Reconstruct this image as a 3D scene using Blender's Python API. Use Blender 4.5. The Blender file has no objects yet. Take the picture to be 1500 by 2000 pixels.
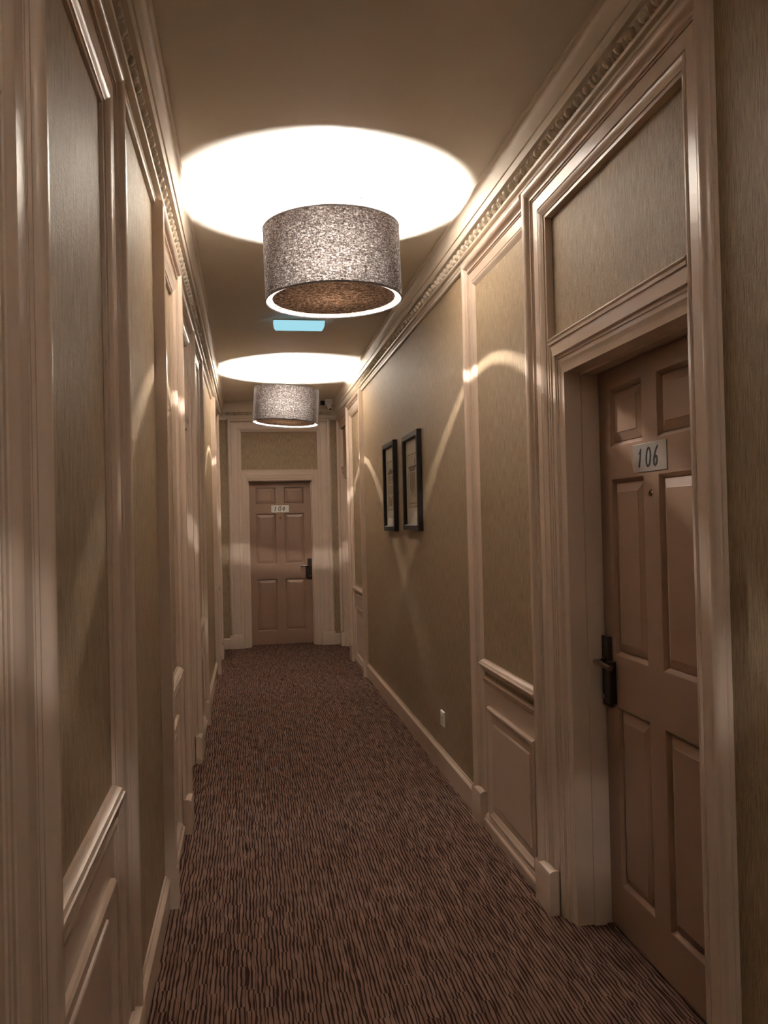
import bpy, bmesh, math, random
from mathutils import Vector, Matrix

random.seed(7)
S = bpy.context.scene
COL = S.collection

# ------------------------------------------------------------------ camera
F_PX, YAW, PITCH, ROLL, EYE = 1630.69, 0.161269, 0.01144, -0.023515, 1.4695
cy, sy = math.cos(YAW), math.sin(YAW)
cp, sp = math.cos(PITCH), math.sin(PITCH)
fwd = Vector((sy * cp, cy * cp, sp))
rgt = Vector((cy, -sy, 0))
upv = rgt.cross(fwd)
c_, s_ = math.cos(ROLL), math.sin(ROLL)
r2 = rgt * c_ + upv * s_
u2 = upv * c_ - rgt * s_
cam_data = bpy.data.cameras.new('camera')
cam = bpy.data.objects.new('camera', cam_data)
COL.objects.link(cam)
cam.matrix_world = Matrix(((r2.x, u2.x, -fwd.x, 0), (r2.y, u2.y, -fwd.y, 0), (r2.z, u2.z, -fwd.z, EYE), (0, 0, 0, 1)))
cam_data.sensor_fit = 'VERTICAL'
cam_data.sensor_height = 36.0
cam_data.lens = 36.0 * F_PX / 2000.0
cam_data.clip_start = 0.02
S.camera = cam

# ------------------------------------------------------------------ world, exposure
w = bpy.data.worlds.new('world')
S.world = w
w.use_nodes = True
w.node_tree.nodes['Background'].inputs[0].default_value = (0.6, 0.5, 0.42, 1)
w.node_tree.nodes['Background'].inputs[1].default_value = 0.004
S.view_settings.view_transform = 'Standard'
S.view_settings.look = 'None'
S.view_settings.gamma = 1
S.view_settings.use_curve_mapping = False
S.view_settings.exposure = 1.15
BULB = 10500.0          # emission of the bulbs inside the drum shades
BULB_COL = (1.0, 0.955, 0.90)

# ------------------------------------------------------------------ sizes
XR, XL, YE, ZC = 1.10, -0.345, 10.10, 2.925     # right wall, left wall, end wall, ceiling
YB = -5.5                                       # wall behind the viewer
ZH = 2.747                                      # top of the door surrounds
CW = 0.165                                      # width of the surround moulding

# ------------------------------------------------------------------ materials
def nodes(name):
    m = bpy.data.materials.new(name)
    m.use_nodes = True
    nt = m.node_tree
    b = nt.nodes['Principled BSDF']
    return m, nt, b

def N(nt, t, **kw):
    n = nt.nodes.new(t)
    for k, v in kw.items():
        setattr(n, k, v)
    return n

def coords(nt, scale):
    tc = N(nt, 'ShaderNodeTexCoord')
    mp = N(nt, 'ShaderNodeMapping')
    mp.inputs['Scale'].default_value = scale
    nt.links.new(tc.outputs['Object'], mp.inputs['Vector'])
    return mp.outputs['Vector']

def ramp(nt, fac, stops):
    r = N(nt, 'ShaderNodeValToRGB')
    e = r.color_ramp.elements
    while len(e) < len(stops):
        e.new(0.5)
    for i, (p, c) in enumerate(stops):
        e[i].position = p
        e[i].color = (c[0], c[1], c[2], 1)
    nt.links.new(fac, r.inputs['Fac'])
    return r.outputs['Color']

def noise(nt, vec, scale, detail=3, rough=0.55):
    n = N(nt, 'ShaderNodeTexNoise')
    n.inputs['Scale'].default_value = scale
    n.inputs['Detail'].default_value = detail
    n.inputs['Roughness'].default_value = rough
    if vec is not None:
        nt.links.new(vec, n.inputs['Vector'])
    return n.outputs['Fac']

def bump(nt, b, h, strength, dist):
    bp = N(nt, 'ShaderNodeBump')
    bp.inputs['Strength'].default_value = strength
    bp.inputs['Distance'].default_value = dist
    nt.links.new(h, bp.inputs['Height'])
    nt.links.new(bp.outputs['Normal'], b.inputs['Normal'])

def mat_paint(name, col, rough=0.32, var=0.03, spec=0.5, streak=(2, 2, 1.2), bs=0.05):
    m, nt, b = nodes(name)
    f = noise(nt, coords(nt, streak), 3.0, 4)
    lo = [c * (1 - var) for c in col]
    hi = [min(1, c * (1 + var)) for c in col]
    nt.links.new(ramp(nt, f, [(0.3, lo), (0.7, hi)]), b.inputs['Base Color'])
    b.inputs['Roughness'].default_value = rough
    b.inputs['Specular IOR Level'].default_value = spec
    bump(nt, b, noise(nt, coords(nt, (1, 1, 0.35)), 60.0, 3), bs, 0.002)
    return m

def mat_plain(name, col, rough=0.5, metal=0.0, spec=0.5):
    m, nt, b = nodes(name)
    f = noise(nt, coords(nt, (1, 1, 1)), 40.0, 2)
    nt.links.new(ramp(nt, f, [(0.3, [c * 0.94 for c in col]), (0.7, [min(1, c * 1.05) for c in col])]), b.inputs['Base Color'])
    b.inputs['Roughness'].default_value = rough
    b.inputs['Metallic'].default_value = metal
    b.inputs['Specular IOR Level'].default_value = spec
    return m

def mat_wallpaper():
    m, nt, b = nodes('wallpaper')
    v1 = coords(nt, (230, 230, 16))
    f1 = noise(nt, v1, 1.0, 4, 0.65)
    f2 = noise(nt, coords(nt, (600, 600, 90)), 1.0, 2)
    f3 = noise(nt, coords(nt, (1.3, 1.3, 0.8)), 1.0, 3)
    c1 = ramp(nt, f1, [(0.3, (0.20, 0.132, 0.076)), (0.5, (0.35, 0.254, 0.160)), (0.72, (0.50, 0.380, 0.245))])
    mx = N(nt, 'ShaderNodeMix', data_type='RGBA', blend_type='MULTIPLY')
    mx.inputs['Factor'].default_value = 0.35
    nt.links.new(c1, mx.inputs['A'])
    nt.links.new(ramp(nt, f3, [(0.3, (0.75, 0.72, 0.70)), (0.7, (1, 1, 1))]), mx.inputs['B'])
    nt.links.new(mx.outputs['Result'], b.inputs['Base Color'])
    b.inputs['Roughness'].default_value = 0.5
    b.inputs['Specular IOR Level'].default_value = 0.3
    f4 = noise(nt, coords(nt, (130, 130, 95)), 1.0, 2)
    ad = N(nt, 'ShaderNodeMath', operation='ADD')
    nt.links.new(f1, ad.inputs[0])
    nt.links.new(f4, ad.inputs[1])
    ad2 = N(nt, 'ShaderNodeMath', operation='ADD')
    nt.links.new(ad.outputs[0], ad2.inputs[0])
    nt.links.new(f2, ad2.inputs[1])
    bump(nt, b, ad2.outputs[0], 0.75, 0.0022)
    return m

def mat_carpet():
    m, nt, b = nodes('carpet')
    tc = N(nt, 'ShaderNodeTexCoord')
    # a small wobble so that the woven bars wander
    wob = N(nt, 'ShaderNodeTexNoise')
    wob.inputs['Scale'].default_value = 14.0
    wob.inputs['Detail'].default_value = 2
    nt.links.new(tc.outputs['Object'], wob.inputs['Vector'])
    sc = N(nt, 'ShaderNodeVectorMath', operation='SCALE')
    sc.inputs['Scale'].default_value = 0.003
    nt.links.new(wob.outputs['Color'], sc.inputs[0])
    ad = N(nt, 'ShaderNodeVectorMath', operation='ADD')
    nt.links.new(tc.outputs['Object'], ad.inputs[0])
    nt.links.new(sc.outputs[0], ad.inputs[1])
    sx = N(nt, 'ShaderNodeSeparateXYZ')
    nt.links.new(ad.outputs[0], sx.inputs[0])
    def mth(op, a, b=None, c=None):
        n = N(nt, 'ShaderNodeMath', operation=op)
        for i, v in enumerate((a, b, c)):
            if v is None: continue
            if isinstance(v, (int, float)): n.inputs[i].default_value = v
            else: nt.links.new(v, n.inputs[i])
        return n.outputs[0]
    def noise2(x, y, detail=1):
        cb = N(nt, 'ShaderNodeCombineXYZ')
        nt.links.new(x, cb.inputs[0]); nt.links.new(y, cb.inputs[1])
        return noise(nt, cb.outputs[0], 1.0, detail, 0.5)
    X_, Y_ = sx.outputs[0], sx.outputs[1]
    # rows of bars: every row is shifted sideways by a random step, the joints wander
    jig = noise2(mth('MULTIPLY', X_, 22.0), mth('MULTIPLY', Y_, 7.0), 1)
    def white(a, c):
        cb = N(nt, 'ShaderNodeCombineXYZ')
        nt.links.new(a, cb.inputs[0])
        if c is not None: nt.links.new(c, cb.inputs[1])
        wn = N(nt, 'ShaderNodeTexWhiteNoise', noise_dimensions='2D')
        nt.links.new(cb.outputs[0], wn.inputs['Vector'])
        return wn.outputs['Value']
    blk = mth('FLOOR', mth('ADD', mth('MULTIPLY', X_, 34.0), mth('MULTIPLY', jig, 0.6)))
    row = mth('FLOOR', mth('ADD', mth('MULTIPLY', Y_, 8.5), mth('MULTIPLY', white(blk, None), 5.0)))
    shf = white(blk, row)
    t = mth('ADD', mth('ADD', mth('MULTIPLY', X_, 74.0), mth('MULTIPLY', jig, 0.8)), mth('MULTIPLY', shf, 0.75))
    cid = mth('FLOOR', t)
    fr = mth('FRACT', t)
    off = mth('ABSOLUTE', mth('SUBTRACT', fr, 0.5))
    yy = mth('MULTIPLY', Y_, 11.0)
    msk = noise2(mth('MULTIPLY', cid, 5.37), yy, 1)
    wdt = mth('MULTIPLY_ADD', msk, 1.0, -0.17)            # line width varies, some gaps close
    ln = mth('SUBTRACT', off, mth('SUBTRACT', 0.5, mth('MULTIPLY', wdt, 0.62)))
    edge = ramp(nt, mth('MULTIPLY_ADD', ln, 4.0, 0.5), [(0.22, (1, 1, 1)), (0.85, (0.17, 0.12, 0.11))])
    tone = noise2(mth('MULTIPLY', cid, 3.11), mth('MULTIPLY', Y_, 6.0), 1)
    bar = ramp(nt, tone, [(0.25, (0.165, 0.093, 0.072)), (0.5, (0.225, 0.138, 0.108)), (0.75, (0.280, 0.180, 0.145))])
    mx = N(nt, 'ShaderNodeMix', data_type='RGBA', blend_type='MULTIPLY')
    mx.inputs['Factor'].default_value = 1.0
    nt.links.new(bar, mx.inputs['A'])
    nt.links.new(edge, mx.inputs['B'])
    fz = noise(nt, coords(nt, (1, 1, 1)), 420.0, 2)
    mz = N(nt, 'ShaderNodeMix', data_type='RGBA', blend_type='MULTIPLY')
    mz.inputs['Factor'].default_value = 0.6
    nt.links.new(mx.outputs['Result'], mz.inputs['A'])
    nt.links.new(ramp(nt, fz, [(0.3, (0.55, 0.52, 0.5)), (0.7, (1.25, 1.22, 1.2))]), mz.inputs['B'])
    nt.links.new(mz.outputs['Result'], b.inputs['Base Color'])
    b.inputs['Roughness'].default_value = 0.95
    b.inputs['Specular IOR Level'].default_value = 0.1
    hh = N(nt, 'ShaderNodeMath', operation='ADD')
    nt.links.new(edge, hh.inputs[0])
    nt.links.new(fz, hh.inputs[1])
    bump(nt, b, hh.outputs[0], 0.6, 0.003)
    return m

def mat_fabric(name='shade_cloth', tint=(1, 1, 1), gain=1.0, ior=2.1, forward=None):
    """Open-weave brown shade cloth: reflects a little, lets light scatter forward."""
    m = bpy.data.materials.new(name)
    m.use_nodes = True
    nt = m.node_tree
    nt.nodes.remove(nt.nodes['Principled BSDF'])
    out = nt.nodes['Material Output']
    tc = N(nt, 'ShaderNodeTexCoord')
    # threads: short horizontal slubs
    ang = N(nt, 'ShaderNodeMapping')
    ang.inputs['Scale'].default_value = (60, 60, 190)
    nt.links.new(tc.outputs['Object'], ang.inputs['Vector'])
    f = noise(nt, ang.outputs['Vector'], 1.0, 3, 0.7)
    f2 = noise(nt, coords(nt, (170, 170, 170)), 1.0, 2, 0.7)
    ad = N(nt, 'ShaderNodeMath', operation='ADD')
    nt.links.new(f, ad.inputs[0])
    nt.links.new(f2, ad.inputs[1])
    hf = N(nt, 'ShaderNodeMath', operation='MULTIPLY')
    hf.inputs[1].default_value = 0.5
    nt.links.new(ad.outputs[0], hf.inputs[0])
    dcol = ramp(nt, hf.outputs[0], [(0.38, (0.022, 0.015, 0.014)), (0.52, (0.085, 0.060, 0.052)), (0.64, (0.22, 0.17, 0.15))])
    tcol = ramp(nt, hf.outputs[0], [(p, [c * gain * t for c, t in zip(cc, tint)]) for p, cc in [(0.40, (0.0008, 0.0006, 0.0005)), (0.52, (0.0072, 0.0060, 0.0053)), (0.64, (0.030, 0.026, 0.024))]])
    di = N(nt, 'ShaderNodeBsdfDiffuse')
    tr = N(nt, 'ShaderNodeBsdfTranslucent')
    rf = N(nt, 'ShaderNodeBsdfRefraction')
    rf.inputs['Roughness'].default_value = 1.0
    rf.inputs['IOR'].default_value = ior
    nt.links.new(dcol, di.inputs['Color'])
    nt.links.new(tcol, tr.inputs['Color'])
    nt.links.new(tcol, rf.inputs['Color'])
    m1 = N(nt, 'ShaderNodeMixShader')
    m1.inputs[0].default_value = FAB_FORWARD if forward is None else forward
    nt.links.new(tr.outputs[0], m1.inputs[1])
    nt.links.new(rf.outputs[0], m1.inputs[2])
    m2 = N(nt, 'ShaderNodeMixShader')
    m2.inputs[0].default_value = FAB_TRANS
    nt.links.new(di.outputs[0], m2.inputs[1])
    nt.links.new(m1.outputs[0], m2.inputs[2])
    nt.links.new(m2.outputs[0], out.inputs['Surface'])
    return m

def mat_emit(name, col, strength):
    m = bpy.data.materials.new(name)
    m.use_nodes = True
    nt = m.node_tree
    nt.nodes.remove(nt.nodes['Principled BSDF'])
    e = N(nt, 'ShaderNodeEmission')
    e.inputs['Color'].default_value = (*col, 1)
    e.inputs['Strength'].default_value = strength
    nt.links.new(e.outputs[0], nt.nodes['Material Output'].inputs['Surface'])
    return m

FAB_FORWARD, FAB_TRANS = 0.8, 0.5
M = {}
M['trim'] = mat_paint('cream_gloss_paint', (0.655, 0.515, 0.415), 0.25)
M['door'] = mat_paint('door_paint', (0.32, 0.200, 0.142), 0.36, bs=0.08)
M['ceiling'] = mat_paint('ceiling_paint', (0.76, 0.71, 0.625), 0.55, 0.03, 0.3, (1, 1, 1))
M['cornice'] = mat_paint('cornice_paint', (0.68, 0.585, 0.475), 0.38, 0.04)
M['wallpaper'] = mat_wallpaper()
M['carpet'] = mat_carpet()
M['fabric'] = mat_fabric(gain=0.88)
M['disc'] = mat_fabric('diffuser_cloth', (1.0, 0.64, 0.40), 0.40, 1.6, 0.12)
M['white'] = mat_plain('white_plastic', (0.78, 0.76, 0.72), 0.4)
M['rim'] = mat_plain('white_lining', (0.85, 0.84, 0.82), 0.6)
M['bulb'] = mat_emit('frosted_bulb', BULB_COL, BULB)
M['bulb_dim'] = mat_emit('weaker_frosted_bulb', BULB_COL, BULB * 0.75)
M['exit'] = mat_emit('emergency_diffuser', (0.40, 0.78, 0.90), 0.42)
M['black'] = mat_plain('black_frame_wood', (0.012, 0.008, 0.007), 0.4, spec=0.22)
M['hem'] = mat_plain('dark_brown_tape', (0.05, 0.036, 0.03), 0.8)
M['bronze'] = mat_plain('dark_bronze', (0.05, 0.04, 0.034), 0.33, 0.8)
M['lever'] = mat_plain('dark_nickel', (0.20, 0.17, 0.15), 0.2, 1.0)
M['chrome'] = mat_plain('chrome', (0.75, 0.72, 0.68), 0.15, 1.0)
M['brass'] = mat_plain('brass', (0.55, 0.36, 0.18), 0.2, 1.0)
M['steel'] = mat_plain('brushed_steel', (0.46, 0.43, 0.40), 0.38, 0.75)
M['ink'] = mat_plain('black_ink', (0.006, 0.006, 0.006), 0.5)
M['paper'] = mat_plain('cream_mount', (0.56, 0.50, 0.39), 0.7)
M['paper2'] = mat_plain('old_print_paper', (0.47, 0.40, 0.28), 0.7)
M['sepia'] = mat_plain('sepia_ink', (0.13, 0.07, 0.04), 0.7)
M['sepia2'] = mat_plain('light_sepia_wash', (0.27, 0.17, 0.10), 0.7)

def mat_glass():
    m = bpy.data.materials.new('picture_glass')
    m.use_nodes = True
    nt = m.node_tree
    nt.nodes.remove(nt.nodes['Principled BSDF'])
    t = N(nt, 'ShaderNodeBsdfTransparent')
    g = N(nt, 'ShaderNodeBsdfGlossy')
    g.inputs['Roughness'].default_value = 0.05
    mx = N(nt, 'ShaderNodeMixShader')
    mx.inputs[0].default_value = 0.05
    nt.links.new(t.outputs[0], mx.inputs[1])
    nt.links.new(g.outputs[0], mx.inputs[2])
    nt.links.new(mx.outputs[0], nt.nodes['Material Output'].inputs['Surface'])
    return m
M['glass'] = mat_glass()

# ------------------------------------------------------------------ object helpers
def tag(o, label=None, cat=None, group=None, kind=None):
    if label: o['label'] = label
    if cat: o['category'] = cat
    if group: o['group'] = group
    if kind: o['kind'] = kind
    return o

def empty(name, loc=(0, 0, 0)):
    o = bpy.data.objects.new(name, None)
    o.empty_display_size = 0.1
    o.location = loc
    COL.objects.link(o)
    return o

ORIGIN = {}
def parent(o, p):
    """Parent o (whose own coordinates are world coordinates) to p."""
    o.parent = p
    pw = ORIGIN.get(p.name, Matrix.Identity(4) if p.parent else Matrix.Translation(p.location))
    o.matrix_parent_inverse = pw.inverted()

def obj(name, bm, m, par=None, smooth=None):
    bmesh.ops.remove_doubles(bm, verts=bm.verts, dist=1e-6)
    bmesh.ops.recalc_face_normals(bm, faces=bm.faces)
    me = bpy.data.meshes.new(name)
    bm.to_mesh(me)
    bm.free()
    me.materials.append(M[m])
    if smooth is not None:
        for p in me.polygons:
            p.use_smooth = True
        me.set_sharp_from_angle(angle=math.radians(smooth))
    o = bpy.data.objects.new(name, me)
    COL.objects.link(o)
    if par is not None:
        parent(o, par)
    return o

class Wall:
    """u runs along the wall, z up, d out of the wall into the corridor."""
    def __init__(s, side):
        s.side = side
    def P(s, u, z, d):
        if s.side == 'right': return Vector((XR - d, u, z))
        if s.side == 'left': return Vector((XL + d, u, z))
        if s.side == 'end': return Vector((u, YE - d, z))
        if s.side == 'back': return Vector((u, YB + d, z))
WR, WL, WE, WB = Wall('right'), Wall('left'), Wall('end'), Wall('back')

def hull8(bm, pts):
    vs = [bm.verts.new(p) for p in pts]
    for f in ((0, 1, 2, 3), (4, 5, 6, 7), (0, 1, 5, 4), (1, 2, 6, 5), (2, 3, 7, 6), (3, 0, 4, 7)):
        bm.faces.new([vs[i] for i in f])
    return vs

def wbox(bm, W, u0, u1, z0, z1, d0, d1, bev=0.0):
    """Box in wall coordinates; with bev its front edges are chamfered."""
    if bev <= 0:
        hull8(bm, [W.P(u0, z0, d0), W.P(u1, z0, d0), W.P(u1, z1, d0), W.P(u0, z1, d0),
                   W.P(u0, z0, d1), W.P(u1, z0, d1), W.P(u1, z1, d1), W.P(u0, z1, d1)])
        return
    rings = [(0, d0), (0, d1 - bev), (bev * 0.3, d1 - bev * 0.3), (bev, d1)]
    prev = None
    for ins, d in rings:
        ring = [bm.verts.new(W.P(a, b, d)) for a, b in ((u0 + ins, z0 + ins), (u1 - ins, z0 + ins), (u1 - ins, z1 - ins), (u0 + ins, z1 - ins))]
        if prev is None:
            bm.faces.new(ring)
        else:
            for i in range(4):
                bm.faces.new([prev[i], prev[(i + 1) % 4], ring[(i + 1) % 4], ring[i]])
        prev = ring
    bm.faces.new(prev)

def loft(bm, A, B):
    a = [bm.verts.new(p) for p in A]
    b = [bm.verts.new(p) for p in B]
    n = len(a)
    for i in range(n):
        bm.faces.new([a[i], a[(i + 1) % n], b[(i + 1) % n], b[i]])
    bm.faces.new(a)
    bm.faces.new(b)

def stile(bm, W, prof, u_out, sgn, z0, z1, mitre=True):
    """vertical moulding: prof = [(t, d)], t measured inwards from u_out."""
    A = [W.P(u_out + sgn * t, z0, d) for t, d in prof]
    B = [W.P(u_out + sgn * t, z1 - (t if mitre else 0), d) for t, d in prof]
    loft(bm, A, B)

def head(bm, W, prof, u0, u1, z1, m0=True, m1=True):
    A = [W.P(u0 + (t if m0 else 0), z1 - t, d) for t, d in prof]
    B = [W.P(u1 - (t if m1 else 0), z1 - t, d) for t, d in prof]
    loft(bm, A, B)

def rail(bm, W, prof, u0, u1):
    """horizontal moulding: prof = [(z, d)]"""
    loft(bm, [W.P(u0, z, d) for z, d in prof], [W.P(u1, z, d) for z, d in prof])

def arc(cx, cd, r, a0, a1, n):
    return [(cx + r * math.cos(math.radians(a0 + (a1 - a0) * i / n)), cd + r * math.sin(math.radians(a0 + (a1 - a0) * i / n))) for i in range(n + 1)]

def casing_profile(off=0.0, back=-0.06, end=-0.045):
    p = [(0, back), (0, 0.010), (0.005, 0.012), (0.005, 0.017)]
    # big outer bead
    for i in range(0, 9):
        a = math.pi * (1 - i / 8)
        p.append((0.026 + 0.020 * math.cos(a), 0.017 + 0.015 * math.sin(a)))
    p += [(0.049, 0.012), (0.054, 0.009), (0.060, 0.010), (0.060, 0.014), (0.067, 0.014), (0.067, 0.008),
          (0.073, 0.008), (0.073, 0.003), (0.080, 0.003), (0.080, 0.007), (0.120, 0.005), (0.1205, 0.000), (0.1245, 0.000), (0.125, 0.005)]
    p += [(0.131, 0.0075), (0.138, 0.006), (0.146, -0.001), (0.153, -0.004), (0.153, -0.008), (0.165, -0.009), (0.165, end), (0.165, min(back, end))]
    if abs(end - back) < 1e-6:
        p.pop()
    return [(t, d + (off if d > -0.03 else 0)) for t, d in p]

def inner_profile(width=0.074):
    """stepped inner door lining between surround and leaf (t inwards)."""
    k = width / 0.074
    p = [(0, -0.10), (0, -0.016), (0.004, -0.012), (0.010, -0.013), (0.010, -0.018), (0.036, -0.019), (0.037, -0.024), (0.043, -0.024), (0.044, -0.029),
         (0.052, -0.029), (0.058, -0.034), (0.064, -0.036), (0.074, -0.038), (0.074, -0.10)]
    return [(t * k, d) for t, d in p]

def plinth(bm, W, u0, u1, h, d, back=-0.05):
    rail(bm, W, [(0.0, back), (0.0, d), (h - 0.016, d), (h - 0.008, d - 0.003), (h - 0.002, d - 0.012), (h, d - 0.020), (h, back)], u0, u1)

SKIRT = [(0.0, -0.01), (0.0, 0.018), (0.102, 0.018), (0.106, 0.0215), (0.111, 0.0215), (0.114, 0.018), (0.119, 0.014), (0.122, 0.008), (0.130, 0.006), (0.130, -0.01)]

def cyl(bm, c0, c1, r0, r1=None, n=20, cap=True):
    c0, c1 = Vector(c0), Vector(c1)
    r1 = r0 if r1 is None else r1
    ax = (c1 - c0).normalized()
    a = ax.orthogonal().normalized()
    b = ax.cross(a)
    A = [c0 + (a * math.cos(2 * math.pi * i / n) + b * math.sin(2 * math.pi * i / n)) * r0 for i in range(n)]
    B = [c1 + (a * math.cos(2 * math.pi * i / n) + b * math.sin(2 * math.pi * i / n)) * r1 for i in range(n)]
    va = [bm.verts.new(p) for p in A]
    vb = [bm.verts.new(p) for p in B]
    for i in range(n):
        bm.faces.new([va[i], va[(i + 1) % n], vb[(i + 1) % n], vb[i]])
    if cap:
        bm.faces.new(va)
        bm.faces.new(vb)

def tube(bm, pts, r, n=8):
    """one swept tube through pts with shared rings and closed ends."""
    pts = [Vector(p) for p in pts]
    ref = None
    prev = None
    for i, p in enumerate(pts):
        ax = (pts[min(i + 1, len(pts) - 1)] - pts[max(i - 1, 0)]).normalized()
        ref = ax.orthogonal().normalized() if ref is None else (ref - ax * ref.dot(ax)).normalized()
        b = ax.cross(ref)
        ring = [bm.verts.new(p + (ref * math.cos(2 * math.pi * k / n) + b * math.sin(2 * math.pi * k / n)) * r) for k in range(n)]
        if prev is None:
            bm.faces.new(ring)
        else:
            for k in range(n):
                bm.faces.new([prev[k], prev[(k + 1) % n], ring[(k + 1) % n], ring[k]])
        prev = ring
    bm.faces.new(prev)

def lathe(bm, prof, n=48, close=False):
    """prof = [(r, z)] about the z axis at the origin."""
    rings = []
    for r, z in prof:
        if r < 1e-6:
            rings.append([bm.verts.new((0, 0, z))])
        else:
            rings.append([bm.verts.new((r * math.cos(2 * math.pi * i / n), r * math.sin(2 * math.pi * i / n), z)) for i in range(n)])
    seq = list(zip(rings[:-1], rings[1:]))
    if close:
        seq.append((rings[-1], rings[0]))
    for A, B in seq:
        for i in range(n):
            j = (i + 1) % n
            if len(A) == 1 and len(B) == 1: continue
            if len(A) == 1: bm.faces.new([A[0], B[i], B[j]])
            elif len(B) == 1: bm.faces.new([A[i], A[j], B[0]])
            else: bm.faces.new([A[i], A[j], B[j], B[i]])

def xform(bm, mtx):
    bmesh.ops.transform(bm, matrix=mtx, verts=bm.verts)

# ================================================================== ROOM SHELL
def floor_box(name, x0, x1, y0, y1, z0, z1, m, label, cat):
    bm = bmesh.new()
    hull8(bm, [(x0, y0, z0), (x1, y0, z0), (x1, y1, z0), (x0, y1, z0), (x0, y0, z1), (x1, y0, z1), (x1, y1, z1), (x0, y1, z1)])
    return tag(obj(name, bm, m), label, cat, kind='structure')

floor_box('floor', XL - 0.35, XR + 0.35, YB - 0.2, YE + 0.35, -0.08, 0.0, 'carpet', 'brown carpet with dark broken streaks running along the corridor', 'carpet')
floor_box('ceiling', XL - 0.35, XR + 0.35, YB - 0.2, YE + 0.35, ZC, ZC + 0.1, 'ceiling', 'smooth cream painted corridor ceiling', 'ceiling')

ZI = ZH - CW        # top of the openings inside the surrounds
def wall(name, W, a, b, openings, label):
    bm = bmesh.new()
    u = a
    for (o0, o1) in sorted(openings):
        wbox(bm, W, u, o0, 0, ZC + 0.02, -0.32, 0.0)
        wbox(bm, W, o0, o1, ZH - 0.10, ZC + 0.02, -0.32, 0.0)
        u = o1
    wbox(bm, W, u, b, 0, ZC + 0.02, -0.32, 0.0)
    return tag(obj(name, bm, 'wallpaper'), label, 'wall', kind='structure')

# bays: (u0, u1) outer edges of the surrounds
R106, RP1, RP2, RSD = (1.788, 3.11), (3.11, 4.04), (7.87, 8.95), (8.95, 10.06)
LD0, LP0, LP1, LD2, LP3, LP4 = (0.23, 1.47), (1.47, 2.42), (3.32, 4.25), (4.25, 5.45), (5.45, 6.45), (8.40, 9.50)
E104 = (-0.234, 1.006)
i_ = 0.10
wall('wall_right', WR, YB - 0.2, YE + 0.3, [(R106[0] + i_, R106[1] - i_), (RP1[0] + 0.001, RP1[1] - i_), (RP2[0] + 0.033, RP2[1] - i_), (RSD[0] + i_, RSD[1] - i_)],
     'beige-brown grained wallpaper wall on the right with two pictures')
wall('wall_left', WL, YB - 0.2, YE + 0.3, [(b[0] + (0.033 if b in (LP1, LP4) else 0.001 if b == LP0 else i_), b[1] - i_) for b in (LD0, LP0, LP1, LD2, LP3, LP4)], 'beige-brown grained wallpaper wall on the left')
wall('wall_end', WE, XL, XR, [(E104[0] + i_, E104[1] - i_)], 'narrow grained wallpaper end wall around the far door')
bm = bmesh.new()
wbox(bm, WB, XL, XR, 0, ZC, -0.2, 0)
tag(obj('wall_back', bm, 'wallpaper'), 'wallpapered wall closing the corridor behind the viewer', 'wall', kind='structure')

# ---------------------------------------------------------------- cornice with egg-and-dart
def cornice_profile(k):
    # (z, d) from the ceiling edge down to the wall
    p = [(ZC + 0.01, -0.02), (ZC + 0.01, 0.095 * k), (ZC - 0.008, 0.095 * k), (ZC - 0.010, 0.090 * k)]
    z0, d0, z1, d1 = ZC - 0.012, 0.088 * k, ZC - 0.080, 0.066 * k
    for i in range(0, 11):           # wide hollow
        a = math.pi / 2 * i / 10
        dd = d1 + (d0 - d1) * (1 - math.sin(a))
        zz = z0 + (z1 - z0) * (1 - math.cos(a))
        p.append((zz, dd))
    p += [(ZC - 0.082, 0.061 * k), (ZC - 0.113, 0.058 * k), (ZC - 0.114, 0.044 * k), (ZC - 0.118, 0.038 * k), (ZC - 0.140, 0.027 * k), (ZC - 0.152, 0.021 * k),
          (ZC - 0.152, 0.033 * k), (ZC - 0.162, 0.031 * k), (ZC - 0.163, 0.016), (ZC - 0.182, 0.016), (ZC - 0.183, 0.012), (ZC - 0.187, 0.012), (ZC - 0.188, 0.016), (ZC - 0.203, 0.014), (ZC - 0.207, 0.006), (ZC - 0.207, -0.02)]
    return p

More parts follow.
